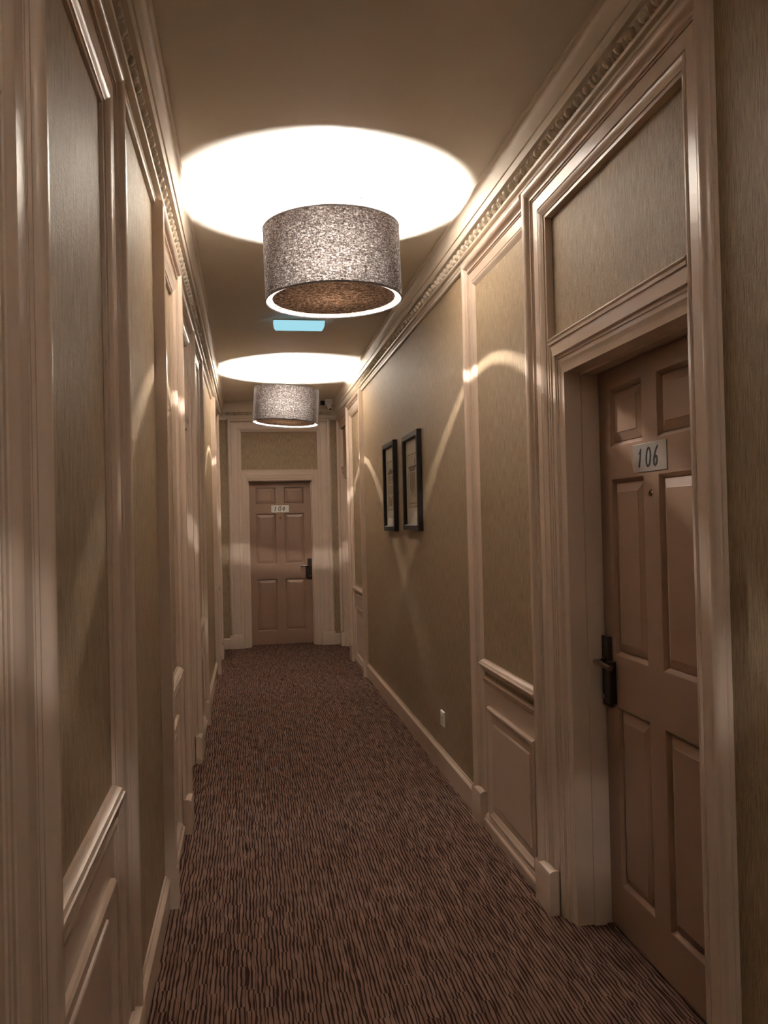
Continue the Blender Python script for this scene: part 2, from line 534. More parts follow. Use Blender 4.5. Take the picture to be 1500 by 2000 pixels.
def egg_mesh(k):
    """egg in its shell with a dart beside it; local x along the wall, y up the band, z out."""
    bm = bmesh.new()
    PIT = 0.075
    def dome(cx, cyy, rx, ry, h, n=10, rings=3):
        top = bm.verts.new((cx, cyy, h))
        prev = None
        for r in range(1, rings + 1):
            a = math.pi / 2 * r / rings
            ring = [bm.verts.new((cx + rx * math.sin(a) * math.cos(2 * math.pi * i / n), cyy + ry * math.sin(a) * math.sin(2 * math.pi * i / n) * (1 if math.sin(2 * math.pi * i / n) > 0 else 1.15), h * math.cos(a))) for i in range(n)]
            for i in range(n):
                if prev is None: bm.faces.new([top, ring[i], ring[(i + 1) % n]])
                else: bm.faces.new([prev[i], ring[i], ring[(i + 1) % n], prev[(i + 1) % n]])
            prev = ring
    dome(0, 0.003, 0.0125, 0.0172, 0.0140)
    # shell: raised U around the egg
    pin, pout = [], []
    for i in range(9):
        a = math.radians(20 - 220 * i / 8)
        pin.append((0.0170 * math.cos(a), 0.003 + 0.0205 * math.sin(a)))
        pout.append((0.0230 * math.cos(a), 0.003 + 0.0245 * math.sin(a)))
    vi = [bm.verts.new((x, y, 0.0)) for x, y in pin]
    vt = [bm.verts.new(((x + X_) / 2, (y + Y_) / 2, 0.011)) for (x, y), (X_, Y_) in zip(pin, pout)]
    vo = [bm.verts.new((x, y, 0.0)) for x, y in pout]
    for i in range(8):
        bm.faces.new([vi[i], vi[i + 1], vt[i + 1], vt[i]])
        bm.faces.new([vt[i], vt[i + 1], vo[i + 1], vo[i]])
    # dart
    cx = PIT / 2
    a = [bm.verts.new(p) for p in ((cx - 0.010, -0.022, 0), (cx + 0.010, -0.022, 0), (cx, 0.022, 0.002), (cx, -0.012, 0.009))]
    for f in ((0, 1, 3), (1, 2, 3), (2, 0, 3)):
        bm.faces.new([a[i] for i in f])
    bmesh.ops.scale(bm, vec=(1, 0.92, 1.15), verts=bm.verts)
    bmesh.ops.recalc_face_normals(bm, faces=bm.faces)
    me = bpy.data.meshes.new('egg_and_dart_motif')
    bm.to_mesh(me)
    bm.free()
    me.materials.append(M['cornice'])
    for p in me.polygons: p.use_smooth = True
    me.set_sharp_from_angle(angle=math.radians(50))
    return me
EGG = egg_mesh(1)

def cornice(name, W, u0, u1, k, e0, e1, label):
    bm = bmesh.new()
    rail(bm, W, cornice_profile(k), u0, u1)
    o = tag(obj(name, bm, 'cornice', smooth=25), label, 'cornice', kind='structure')
    # frame of the egg band
    zc, dc = ZC - 0.131, 0.0325 * k
    up = (W.P(0, ZC - 0.118, 0.046 * k) - W.P(0, ZC - 0.152, 0.027 * k)).normalized()
    al = (W.P(1, 0, 0) - W.P(0, 0, 0)).normalized()
    nn = al.cross(up)
    if nn.dot(W.P(0, 0, 1) - W.P(0, 0, 0)) < 0:
        al = -al
        nn = al.cross(up)
    n = int((e1 - e0) / 0.075)
    for i in range(n):
        p = W.P(e0 + (i + 0.5) * 0.075, zc, dc)
        e = bpy.data.objects.new('egg_and_dart_motif', EGG)
        e.matrix_world = Matrix(((al.x, up.x, nn.x, p.x), (al.y, up.y, nn.y, p.y), (al.z, up.z, nn.z, p.z), (0, 0, 0, 1)))
        COL.objects.link(e)
        e.parent = o
    return o
cornice('trim_1', WR, YB, YE, 1.0, 1.35, YE - 0.08, 'cream plaster cornice with egg-and-dart band along the right wall')
cornice('trim_2', WL, YB, YE, 1.18, 1.35, YE - 0.08, 'cream plaster cornice with egg-and-dart band along the left wall')
cornice('trim_3', WE, XL, XR, 1.0, XL + 0.09, XR - 0.08, 'short cream plaster cornice above the far door')

# ---------------------------------------------------------------- skirting boards
def skirt(name, W, segs, label):
    root = tag(empty(name, W.P(segs[0][0], 0, 0)), label, 'skirting board', kind='structure')
    for a, b in segs:
        bm = bmesh.new()
        rail(bm, W, SKIRT, a, b)
        obj('skirting_length', bm, 'trim', root, smooth=30)
    return root
skirt('baseboard_right', WR, [(RP1[1] - 0.002, RP2[0]), (YB, R106[0])], 'low cream skirting board along the right wall under the socket')
skirt('baseboard_left', WL, [(LP0[1], LP1[0]), (LP3[1], LP4[0]), (YB, LD0[0]), (LP4[1], YE)], 'low cream skirting board along the left wall')
skirt('baseboard_end', WE, [(XL, E104[0]), (E104[1], XR)], 'short cream skirting beside the far door')

# ================================================================== SURROUNDS, PANELS, DOORS
CAS = casing_profile()
CAS_DEEP = casing_profile(end=-0.05)
INN = inner_profile()

def surround(root, W, b, near=True, far=True, off=0.0, plinth_near=True, plinth_far=True, end=-0.045):
    u0, u1 = b
    prof = casing_profile(off, end=end)
    if near:
        bm = bmesh.new()
        stile(bm, W, prof, u0, 1, 0.0, ZH)
        obj('surround_stile', bm, 'trim', root, smooth=30)
    if far:
        bm = bmesh.new()
        stile(bm, W, prof, u1, -1, 0.0, ZH)
        obj('surround_stile', bm, 'trim', root, smooth=30)
    bm = bmesh.new()
    head(bm, W, prof, u0 + (0 if near else 0.006), u1, ZH, near, far)
    obj('surround_head', bm, 'trim', root, smooth=30)
    if plinth_near and near:
        bm = bmesh.new()
        plinth(bm, W, u0 - 0.003, u0 + CW - 0.012, 0.165, 0.0345 + off)
        obj('plinth_block', bm, 'trim', root, smooth=30)
    if plinth_far and far:
        bm = bmesh.new()
        plinth(bm, W, u1 - CW + 0.012, u1 + 0.003, 0.165, 0.0345 + off)
        obj('plinth_block', bm, 'trim', root, smooth=30)

DADO = [(0.748, -0.02), (0.748, 0.010), (0.754, 0.016), (0.760, 0.016), (0.762, 0.022), (0.772, 0.028), (0.780, 0.034), (0.786, 0.034), (0.788, 0.030), (0.796, 0.026), (0.800, 0.016), (0.804, 0.012), (0.804, -0.02)]
DADO2 = [(0.690, -0.02), (0.690, 0.006), (0.694, 0.010), (0.704, 0.012), (0.714, 0.016), (0.722, 0.012), (0.724, 0.006), (0.724, -0.02)]

def panel_bay(name, W, b, label, near=True, off=0.0, pd=-0.02, near_w=CW, sheet=True):
    """old doorway closed off with a wallpapered panel, dado rail and fielded lower panel."""
    u0, u1 = b
    root = tag(empty(name, W.P(u0, 0, 0)), label, 'wall panel', kind='structure')
    a0, a1 = u0 + (near_w if near else 0.0), u1 - CW
    surround(root, W, b, near=near and near_w >= CW, off=off, end=pd - 0.03)
    if near and near_w < CW:            # plain square edge board
        bm = bmesh.new()
        wbox(bm, W, u0, u0 + near_w, 0, ZC - 0.19, -0.05, 0.030 + off, 0.004)
        obj('edge_board', bm, 'trim', root)
        bm = bmesh.new()
        plinth(bm, W, u0 - 0.004, u0 + near_w, 0.165, 0.036 + off)
        obj('plinth_block', bm, 'trim', root, smooth=30)
    bm = bmesh.new()
    wbox(bm, W, a0 - 0.01, a1 + 0.01, 0.70, ZI + 0.01, pd - 0.06, pd)
    obj('wallpaper_panel', bm, 'wallpaper', root)
    sh = lambda pr: [(z, d + pd) for z, d in pr]
    bm = bmesh.new()
    rail(bm, W, sh(DADO), a0, a1)
    o = obj('dado_rail', bm, 'trim', root, smooth=30)
    bm = bmesh.new()
    rail(bm, W, sh(DADO2), a0, a1)
    obj('lower_rail', bm, 'trim', root, smooth=30)
    bm = bmesh.new()
    wbox(bm, W, a0 - 0.01, a1 + 0.01, 0.0, 0.70, pd - 0.06, pd + 0.002)
    lp = obj('lower_panel', bm, 'trim', root)
    # mitred moulding and raised field
    m0, m1, z0, z1 = a0 + 0.06, a1 - 0.06, 0.07, 0.59
    mp = [(0, 0), (0, 0.010), (0.006, 0.016), (0.014, 0.016), (0.020, 0.010), (0.030, 0.004), (0.034, 0.0)]
    bm = bmesh.new()
    prev = None
    for t, d in mp:
        ring = [bm.verts.new(W.P(*q, pd + 0.002 + d)) for q in ((m0 + t, z0 + t), (m1 - t, z0 + t), (m1 - t, z1 - t), (m0 + t, z1 - t))]
        if prev:
            for i in range(4):
                bm.faces.new([prev[i], prev[(i + 1) % 4], ring[(i + 1) % 4], ring[i]])
        prev = ring
    obj('panel_moulding', bm, 'trim', lp)
    bm = bmesh.new()
    wbox(bm, W, m0 + 0.07, m1 - 0.07, z0 + 0.07, z1 - 0.07, pd - 0.02, pd + 0.010, 0.007)
    obj('raised_field', bm, 'trim', lp)
    # skirting moulding at the foot
    bm = bmesh.new()
    rail(bm, W, [(0.0, -0.03 + pd), (0.0, 0.022 + pd), (0.030, 0.022 + pd), (0.036, 0.026 + pd), (0.044, 0.024 + pd), (0.050, 0.017 + pd), (0.058, 0.016 + pd), (0.068, 0.008 + pd), (0.072, 0.002 + pd), (0.072, -0.03 + pd)], a0, a1)
    obj('foot_moulding', bm, 'trim', root, smooth=30)
    return root

LEAF_D = -0.168
COLS = ((0.12, 0.437), (0.57, 0.887))
ROWS = ((0.035, 0.139), (0.197, 0.509), (0.60, 0.918))     # from the top
LH, LB = 1.981, 0.008

def door_leaf(root, W, uh, ul):
    """six-panel leaf; uh hinge edge, ul latch edge; returns leaf object."""
    wd = uh - ul
    U = lambda f: ul + wd * f
    Z = lambda f: LB + LH * (1 - f)
    us = [0.0, COLS[0][0], COLS[0][1], COLS[1][0], COLS[1][1], 1.0]
    zs = [0.0, *[v for r in ROWS for v in r], 1.0]
    bm = bmesh.new()
    d = LEAF_D
    for i in range(5):
        for j in range(7):
            hole = i in (1, 3) and j in (1, 3, 5)
            q = [(us[i], zs[j]), (us[i + 1], zs[j]), (us[i + 1], zs[j + 1]), (us[i], zs[j + 1])]
            if not hole:
                bm.faces.new([bm.verts.new(W.P(U(a), Z(b), d)) for a, b in q])
            else:
                s = 1 if wd > 0 else -1
                ua, ub, za, zb = U(q[0][0]), U(q[1][0]), Z(q[2][1]), Z(q[0][1])
                prev = None
                for ins, dd in ((0, d), (0.003, d - 0.002), (0.010, d - 0.010), (0.014, d - 0.016)):
                    ring = [bm.verts.new(W.P(*k, dd)) for k in ((ua + s * ins, za + ins), (ub - s * ins, za + ins), (ub - s * ins, zb - ins), (ua + s * ins, zb - ins))]
                    if prev:
                        for n in range(4):
                            bm.faces.new([prev[n], prev[(n + 1) % 4], ring[(n + 1) % 4], ring[n]])
                    prev = ring
                bm.faces.new(prev)
    # edges and back
    bk = d - 0.044
    for (a, b, c, e) in ((0, 0, 1, 0), (1, 0, 1, 1), (1, 1, 0, 1), (0, 1, 0, 0)):
        bm.faces.new([bm.verts.new(W.P(U(a), Z(b), d)), bm.verts.new(W.P(U(c), Z(e), d)), bm.verts.new(W.P(U(c), Z(e), bk)), bm.verts.new(W.P(U(a), Z(b), bk))])
    bm.faces.new([bm.verts.new(W.P(U(a), Z(b), bk)) for a, b in ((0, 0), (1, 0), (1, 1), (0, 1))])
    leaf = obj('door_leaf', bm, 'door', root)
    s = 1 if wd > 0 else -1
    for r in ROWS:
        for c in COLS:
            ua, ub, za, zb = U(c[0]), U(c[1]), Z(r[1]), Z(r[0])
            bm = bmesh.new()
            prev = None
            for ins, dd in ((0.016, d - 0.0175), (0.016, d - 0.013), (0.044, d - 0.003), (0.046, d - 0.0012)):
                ring = [bm.verts.new(W.P(*k, dd)) for k in ((ua + s * ins, za + ins), (ub - s * ins, za + ins), (ub - s * ins, zb - ins), (ua + s * ins, zb - ins))]
                if prev:
                    for n in range(4):
                        bm.faces.new([prev[n], prev[(n + 1) % 4], ring[(n + 1) % 4], ring[n]])
                prev = ring
            bm.faces.new(prev)
            obj('raised_panel', bm, 'door', leaf)
    return leaf

def ribbon(bm, W, pts, d, width=0.012):
    """brush stroke lying on a plate; pts = [(u, z, pressure)] already in wall coordinates."""
    L, R_ = [], []
    n = len(pts)
    for i, (u, z, pr) in enumerate(pts):
        a = pts[max(0, i - 1)]
        b = pts[min(n - 1, i + 1)]
        tu, tz = b[0] - a[0], b[1] - a[1]
        l = math.hypot(tu, tz) or 1
        nu, nz = -tz / l, tu / l
        h = width * pr / 2
        L.append((u + nu * h, z + nz * h))
        R_.append((u - nu * h, z - nz * h))
    vl = [bm.verts.new(W.P(u, z, d)) for u, z in L]
    vr = [bm.verts.new(W.P(u, z, d)) for u, z in R_]
    vl2 = [bm.verts.new(W.P(u, z, d - 0.0012)) for u, z in L]
    vr2 = [bm.verts.new(W.P(u, z, d - 0.0012)) for u, z in R_]
    for i in range(n - 1):
        bm.faces.new([vl[i], vl[i + 1], vr[i + 1], vr[i]])
        bm.faces.new([vl[i], vl[i + 1], vl2[i + 1], vl2[i]])
        bm.faces.new([vr[i], vr[i + 1], vr2[i + 1], vr2[i]])
    bm.faces.new([vl[0], vr[0], vr2[0], vl2[0]])
    bm.faces.new([vl[-1], vr[-1], vr2[-1], vl2[-1]])

def glyph(ch):
    """brush-script strokes in a unit cell: x right, y up, slanted."""
    if ch == '1':
        st = [[(0.08, 0.72, .7), (0.22, 0.86, .8), (0.30, 1.0, 1.0), (0.28, 0.75, 1.0), (0.24, 0.5, 1.1), (0.20, 0.25, 1.2), (0.17, 0.0, 1.3)]]
    elif ch == '0':
        st = [[(0.40 + 0.30 * math.cos(t), 0.5 + 0.5 * math.sin(t), 0.85 + 0.35 * abs(math.cos(t))) for t in [math.pi * (0.45 + 2.12 * i / 22) for i in range(23)]]]
    elif ch == '6':
        st = [[(0.62, 1.04, .7), (0.46, 0.92, .9), (0.30, 0.72, 1.1), (0.18, 0.48, 1.2), (0.13, 0.25, 1.2), (0.20, 0.06, 1.1), (0.36, 0.0, 1.0),
               (0.52, 0.10, 1.1), (0.60, 0.28, 1.1), (0.54, 0.46, 1.0), (0.40, 0.52, .9), (0.25, 0.42, .8), (0.17, 0.30, .6)]]
    else:  # 4, closed brush form
        st = [[(0.50, 1.0, .8), (0.36, 0.80, .9), (0.20, 0.56, 1.0), (0.07, 0.36, 1.1), (0.25, 0.35, 1.1), (0.48, 0.38, 1.0), (0.74, 0.44, .8)],
              [(0.60, 0.86, .9), (0.56, 0.6, 1.1), (0.50, 0.3, 1.3), (0.44, 0.0, 1.3)]]
    return st

def number_plate(leaf_root, W, uc, zc, w_, h_, text, sgn, m_plate):
    d = LEAF_D + 0.003
    bm = bmesh.new()
    wbox(bm, W, uc - w_ / 2, uc + w_ / 2, zc - h_ / 2, zc + h_ / 2, LEAF_D - 0.001, d, 0.0008)
    pl = obj('number_plate', bm, m_plate, leaf_root)
    gh = h_ * 0.64
    gw = gh * 0.78
    start = -gw * 1.5 - 0.003
    for k, ch in enumerate(text):
        bm = bmesh.new()
        for s in glyph(ch):
            pts = []
            for x, y, p in s:
                xx = start + k * gw * 1.08 + (x + 0.16 * (y - 0.5)) * gw
                yy = (y - 0.5) * gh
                pts.append((uc + sgn * xx, zc + yy, p))
            ribbon(bm, W, pts, d + 0.0010, gh * 0.115)
        obj('painted_numeral', bm, 'ink', pl)
    return pl

def lock_set(root, W, ul, s):
    """electronic hotel lock: tall plate, thicker lower housing, lever. s points from the latch edge to the hinge."""
    d = LEAF_D
    u0, u1 = ul + s * 0.006, ul + s * 0.062
    lo, hi = min(u0, u1), max(u0, u1)
    bm = bmesh.new()
    wbox(bm, W, lo, hi, 0.790, 1.040, d - 0.001, d + 0.016, 0.004)
    plate = obj('lock_plate', bm, 'bronze', root)
    bm = bmesh.new()
    wbox(bm, W, lo + 0.006, hi - 0.006, 0.998, 1.002, d + 0.014, d + 0.0165)
    obj('card_slot', bm, 'ink', plate)
    bm = bmesh.new()
    a, b = ul + s * 0.055, ul + s * 0.090
    wbox(bm, W, min(a, b), max(a, b), 0.808, 0.955, d - 0.001, d + 0.026, 0.005)
    obj('lock_housing', bm, 'bronze', plate)
    bm = bmesh.new()
    uc = ul + s * 0.034
    cyl(bm, W.P(uc, 0.950, d + 0.014), W.P(uc, 0.950, d + 0.022), 0.019, n=24)
    cyl(bm, W.P(uc, 0.950, d + 0.02), W.P(uc, 0.950, d + 0.052), 0.0095, n=16)
    tube(bm, [W.P(uc - s * 0.006, 0.950, d + 0.050), W.P(uc + s * 0.03, 0.956, d + 0.056), W.P(uc + s * 0.085, 0.950, d + 0.054), W.P(uc + s * 0.118, 0.945, d + 0.048)], 0.0095, 14)
    obj('lever_handle', bm, 'lever', plate, smooth=40)
    bm = bmesh.new()
    cyl(bm, W.P(uc, 0.825, d + 0.012), W.P(uc, 0.825, d + 0.022), 0.012, 0.010, n=20)
    obj('key_cylinder', bm, 'chrome', plate, smooth=40)

def peephole(root, W, uc, zc):
    d = LEAF_D
    bm = bmesh.new()
    cyl(bm, W.P(uc, zc, d - 0.002), W.P(uc, zc, d + 0.004), 0.0125, 0.010, n=24)
    p = obj('peephole', bm, 'brass', root, smooth=40)
    bm = bmesh.new()
    cyl(bm, W.P(uc, zc, d + 0.0035), W.P(uc, zc, d + 0.0050), 0.0065, 0.005, n=20)
    obj('peephole_lens', bm, 'ink', p, smooth=40)

def deep_profile(width):
    """wide hinge-side lining that falls back towards the leaf."""
    ts = (0, 0, 0.02, 0.10, 0.16, 0.20, 0.26, 0.42, 0.44, 0.66, 0.68, 0.90, 1, 1)
    ds = (-0.14, -0.016, -0.014, -0.018, -0.020, -0.034, -0.036, -0.058, -0.068, -0.076, -0.088, -0.094, -0.096, -0.14)
    return [(t * width, d) for t, d in zip(ts, ds)]

def door_bay(name, W, b, hinge, latch, label, number=None, plate=None, off=0.0, detail=True, near=True, plinth_near=True):
    u0, u1 = b
    root = tag(empty(name, W.P((u0 + u1) / 2, 0, 0)), label, 'door', kind='structure')
    surround(root, W, b, near=near, off=off, end=-0.05, plinth_near=plinth_near)
    lo, hi = min(hinge, latch), max(hinge, latch)
    a0, a1 = u0 + CW, u1 - CW
    zl = 2.12
    # overpanel
    bm = bmesh.new()
    wbox(bm, W, a0 - 0.01, a1 + 0.01, zl - 0.02, ZI + 0.01, -0.09, -0.035)
    obj('overdoor_panel', bm, 'wallpaper', root)
    # lining round the leaf: two sides and a lintel, mitred
    ztop = zl
    for (uo, sg, ww) in ((a0 + 0.0, 1, lo - a0), (a1, -1, a1 - hi)):
        pr = deep_profile(ww) if ww > 0.12 else inner_profile(max(ww, 0.02))
        bm = bmesh.new()
        zt = LB + LH + 0.004
        A = [W.P(uo + sg * t, 0.0, d) for t, d in pr]
        T = [W.P(uo + sg * t, zt + max(0, 1 - t / (0.022 if ww > 0.12 else ww)) * (zl - zt), d) for t, d in pr]
        loft(bm, A, T)
        obj('door_lining', bm, 'trim', root, smooth=25)
    bm = bmesh.new()
    n = len(INN)
    prL, prR = [inner_profile(0.022 if v > 0.12 else max(v, 0.02)) for v in (lo - a0, a1 - hi)]
    A, B = [], []
    zt = LB + LH + 0.004
    for i in range(n):
        f = INN[i][0] / 0.074
        z = zl - f * (zl - zt)
        A.append(W.P(a0 + prL[i][0], z, INN[i][1] + 0.006 * (f < 0.5)))
        B.append(W.P(a1 - prR[i][0], z, INN[i][1] + 0.006 * (f < 0.5)))
    loft(bm, A, B)
    obj('lintel', bm, 'trim', root, smooth=25)
    # lintel ledge
    bm = bmesh.new()
    rail(bm, W, [(zl - 0.006, -0.05), (zl - 0.006, -0.006), (zl, -0.002), (zl + 0.006, -0.006), (zl + 0.008, -0.02), (zl + 0.008, -0.05)], a0, a1)
    obj('lintel_bead', bm, 'trim', root, smooth=40)
    # jambs: reveal from the lining back to the leaf, with the stop
    for (uo, sg) in ((lo, -1), (hi, 1)):
        bm = bmesh.new()
        wbox(bm, W, min(uo + sg * 0.002, uo + sg * 0.05), max(uo + sg * 0.002, uo + sg * 0.05), 0, zt + 0.02, -0.30, -0.10 if (lo - a0 > 0.12 and sg < 0) else -0.05)
        wbox(bm, W, min(uo - sg * 0.010, uo + sg * 0.01), max(uo - sg * 0.010, uo + sg * 0.01), 0, zt, -0.145, -0.10)
        obj('door_jamb', bm, 'trim', root)
    bm = bmesh.new()
    wbox(bm, W, lo - 0.03, hi + 0.03, zt + 0.002, zt + 0.05, -0.30, -0.05)
    wbox(bm, W, lo - 0.002, hi + 0.002, zt - 0.010, zt + 0.01, -0.145, -0.10)
    obj('door_jamb_head', bm, 'trim', root)
    leaf = door_leaf(root, W, hinge, latch)
    s = 1 if hinge > latch else -1
    if detail:
        lock_set(root, W, latch, s)
    wd = hinge - latch
    if number:
        # text runs left to right as seen from the corridor
        sgn = -1 if W.side == 'right' else 1
        number_plate(root, W, (hinge + latch) / 2, LB + LH * (1 - 0.168), plate[0], plate[1], number, sgn, plate[2])
        peephole(root, W, (hinge + latch) / 2, LB + LH * (1 - 0.226))
    return root

door_bay('door_1', WE, E104, 0.005, 0.767, 'six-panel cream door numbered 104 at the far end of the corridor', '104', (0.216, 0.088, 'white'))
door_bay('door_2', WR, R106, 2.109, 2.871, 'large six-panel cream door numbered 106 on the right', '106', (0.226, 0.092, 'steel'), plinth_near=False)
door_bay('door_3', WR, RSD, 9.12, 9.86, 'deep-set doorway on the right just before the far end', detail=False)
door_bay('door_4', WL, LD2, 4.48, 5.22, 'doorway on the left wall between two wall panels', detail=False)

door_bay('door_5', WL, LD0, 0.469, 1.231, 'nearest left doorway, only its fluted cream surround in view', detail=False)

panel_bay('trim_4', WR, RP1, 'wallpapered panel with dado rail beside the door numbered 106', near=False, pd=-0.004)
panel_bay('trim_5', WR, RP2, 'far right wallpapered panel with dado rail beyond the pictures', near_w=0.035, off=0.015, pd=-0.004)
panel_bay('trim_6', WL, LP0, 'nearest left wallpapered panel with glossy surround and dado rail', near=False, pd=-0.018)
panel_bay('trim_7', WL, LP1, 'second left wallpapered panel with a plain dark edge facing the viewer', near_w=0.035, off=0.015, pd=-0.006)
panel_bay('trim_8', WL, LP3, 'narrow-looking left wall panel beyond the left doorway', pd=-0.006)
panel_bay('trim_9', WL, LP4, 'farthest left wall panel with lit cream edge near the end wall', near_w=0.035, off=0.015, pd=-0.006)

# ================================================================== DRUM LAMPS
def drum_lamp(cx, cyy, zb, tilt, label, bulb_mat):
    R_, H_ = 0.305, 0.318
    root = tag(empty('drum_ceiling_lamp', (cx, cyy, ZC)), label, 'lamp', 'brown drum lamps along the corridor ceiling')
    def put(o):
        o.parent = root
        return o
    T = Matrix.Translation((0, 0, zb + H_ - ZC)) @ Matrix.Rotation(tilt, 4, 'Y')   # shade hangs from its top centre
    zt, z0 = 0.0, -H_
    def lobj(name, bm, m, smooth=None, tilted=True, par=root):
        if tilted: xform(bm, T)
        bmesh.ops.recalc_face_normals(bm, faces=bm.faces)
        me = bpy.data.meshes.new(name)
        bm.to_mesh(me); bm.free()
        me.materials.append(M[m])
        if smooth is not None:
            for p in me.polygons: p.use_smooth = True
            me.set_sharp_from_angle(angle=math.radians(smooth))
        o = bpy.data.objects.new(name, me)
        COL.objects.link(o)
        o.parent = par
        return o
    bm = bmesh.new()
    lathe(bm, [(R_, z0), (R_, zt)], 96)
    shade = lobj('drum_shade', bm, 'fabric', 60)
    for z in (z0, zt):     # rolled hems top and bottom
        bm = bmesh.new()
        lathe(bm, [(R_ - 0.0015, z - 0.002), (R_ + 0.0015, z - 0.002), (R_ + 0.0015, z + 0.004), (R_ - 0.0015, z + 0.004)], 96, close=True)
        lobj('hem', bm, 'hem', 60, par=shade)
    bm = bmesh.new()       # white inner rim at the bottom
    lathe(bm, [(R_ - 0.002, z0 + 0.001), (R_ - 0.005, z0 + 0.001), (R_ - 0.005, z0 + 0.008), (R_ - 0.002, z0 + 0.008)], 96, close=True)
    lobj('white_rim', bm, 'rim', 60)
    bm = bmesh.new()       # cloth disc below the bulb
    lathe(bm, [(0.0, z0 + 0.010), (0.274, z0 + 0.010)], 96)
    disc = lobj('diffuser_disc', bm, 'disc')
    for k in range(3):
        bm = bmesh.new()
        a = math.radians(-90 + 120 * k)
        cyl(bm, (0.268 * math.cos(a), 0.268 * math.sin(a), z0 + 0.012), ((R_ - 0.003) * math.cos(a), (R_ - 0.003) * math.sin(a), z0 + 0.012), 0.0012, n=6)
        lobj('disc_spoke', bm, 'chrome', par=disc)
    bm = bmesh.new()       # spider at the top
    for k in range(3):
        a = math.radians(30 + 120 * k)
        cyl(bm, (0.02 * math.cos(a), 0.02 * math.sin(a), zt - 0.018), ((R_ - 0.002) * math.cos(a), (R_ - 0.002) * math.sin(a), zt - 0.006), 0.0018, n=6)
    lathe(bm, [(0.018, zt - 0.022), (0.024, zt - 0.022), (0.024, zt - 0.015), (0.018, zt - 0.015)], 24, close=True)
    lobj('shade_spider', bm, 'white')
    bm = bmesh.new()       # lamp holder
    lathe(bm, [(0.0, zt + 0.03), (0.012, zt + 0.028), (0.019, zt + 0.005), (0.019, zt - 0.050), (0.0, zt - 0.050)], 24)
    lobj('lamp_holder', bm, 'white', 40)
    bm = bmesh.new()       # bulb
    pr = [(0.0, -0.134)]
    for i in range(1, 10):
        a = math.pi * i / 10
        pr.append((0.0165 * math.sin(a), -0.1175 - 0.0165 * math.cos(a)))
    pr += [(0.0, -0.101)]
    lathe(bm, [(r, z) for r, z in pr], 24)
    bulb = lobj('light_bulb', bm, bulb_mat, 60)
    bm = bmesh.new()
    lathe(bm, [(0.0, -0.049), (0.006, -0.049), (0.006, -0.1015), (0.0, -0.1015)], 16)
    lobj('bulb_neck', bm, 'white', 40, par=bulb)
    bm = bmesh.new()       # ceiling rose
    lathe(bm, [(0.0, 0.0), (0.054, 0.0), (0.056, -0.010), (0.053, -0.022), (0.040, -0.030), (0.012, -0.036), (0.009, -0.046), (0.0, -0.046)], 40)
    lobj('ceiling_rose', bm, 'white', 40, tilted=False)
    bm = bmesh.new()
    cyl(bm, (0, 0, -0.03), (0, 0, zb + H_ - ZC + 0.03), 0.0035, n=8)
    lobj('flex_cord', bm, 'white', 40, tilted=False)
    return root
drum_lamp(0.395, 3.72, 2.464, math.radians(-1.0), 'nearest brown fabric drum lamp with white lower rim, hung close to the ceiling', 'bulb')
drum_lamp(0.385, 7.93, 2.420, math.radians(3.4), 'farther brown fabric drum lamp hanging crooked on a short cord', 'bulb')
drum_lamp(0.390, -0.45, 2.464, 0.0, 'brown fabric drum lamp overhead behind the viewer', 'bulb_dim')

# small white clip on the ceiling beside the first rose
root = tag(empty('ceiling_clip', (0.50, 3.70, ZC)), 'small white clip with a dark opening beside the nearest ceiling rose', 'clip')
bm = bmesh.new()
lathe(bm, [(0.0, 0.0), (0.020, 0.0), (0.021, -0.008), (0.015, -0.014), (0.0, -0.015)], 20)
xform(bm, Matrix.Translation((0.505, 3.70, ZC)) @ Matrix.Diagonal((1.5, 0.8, 1, 1)))
obj('clip_body', bm, 'white', root, smooth=40)
bm = bmesh.new()
tube(bm, [(0.472, 3.69, ZC - 0.001), (0.474, 3.685, ZC - 0.012), (0.484, 3.684, ZC - 0.016)], 0.0022, 8)
obj('clip_hook', bm, 'bronze', root, smooth=40)
bm = bmesh.new()
tube(bm, [(0.530, 3.69, ZC - 0.001), (0.532, 3.686, ZC - 0.012), (0.526, 3.685, ZC - 0.016)], 0.0018, 8)
obj('clip_hook', bm, 'bronze', root, smooth=40)

# ================================================================== EMERGENCY LIGHT
ex, ey = 0.388, 5.98
root = tag(empty('emergency_light', (ex, ey, ZC)), 'pale blue glowing emergency light on the ceiling between the lamps', 'emergency light')
bm = bmesh.new()
hull8(bm, [(ex - 0.185, ey - 0.05, ZC - 0.012), (ex + 0.185, ey - 0.05, ZC - 0.012), (ex + 0.185, ey + 0.05, ZC - 0.012), (ex - 0.185, ey + 0.05, ZC - 0.012),
           (ex - 0.185, ey - 0.05, ZC), (ex + 0.185, ey - 0.05, ZC), (ex + 0.185, ey + 0.05, ZC), (ex - 0.185, ey + 0.05, ZC)])
obj('base_tray', bm, 'white', root)
bm = bmesh.new()
A = [(ex - 0.182, -0.048, -0.011), (ex + 0.182, -0.048, -0.011), (ex + 0.182, 0.048, -0.011), (ex - 0.182, 0.048, -0.011)]
B = [(ex - 0.178, -0.046, -0.050), (ex + 0.178, -0.046, -0.050), (ex + 0.178, 0.046, -0.050), (ex - 0.178, 0.046, -0.050)]
C = [(ex - 0.165, -0.036, -0.068), (ex + 0.165, -0.036, -0.068), (ex + 0.165, 0.036, -0.068), (ex - 0.165, 0.036, -0.068)]
rings = [[bm.verts.new((x, ey + y, ZC + z)) for x, y, z in q] for q in (A, B, C)]
for a, b in zip(rings[:-1], rings[1:]):
    for i in range(4):
        bm.faces.new([a[i], a[(i + 1) % 4], b[(i + 1) % 4], b[i]])
bm.faces.new(rings[0]); bm.faces.new(rings[-1])
obj('light_diffuser', bm, 'exit', root)

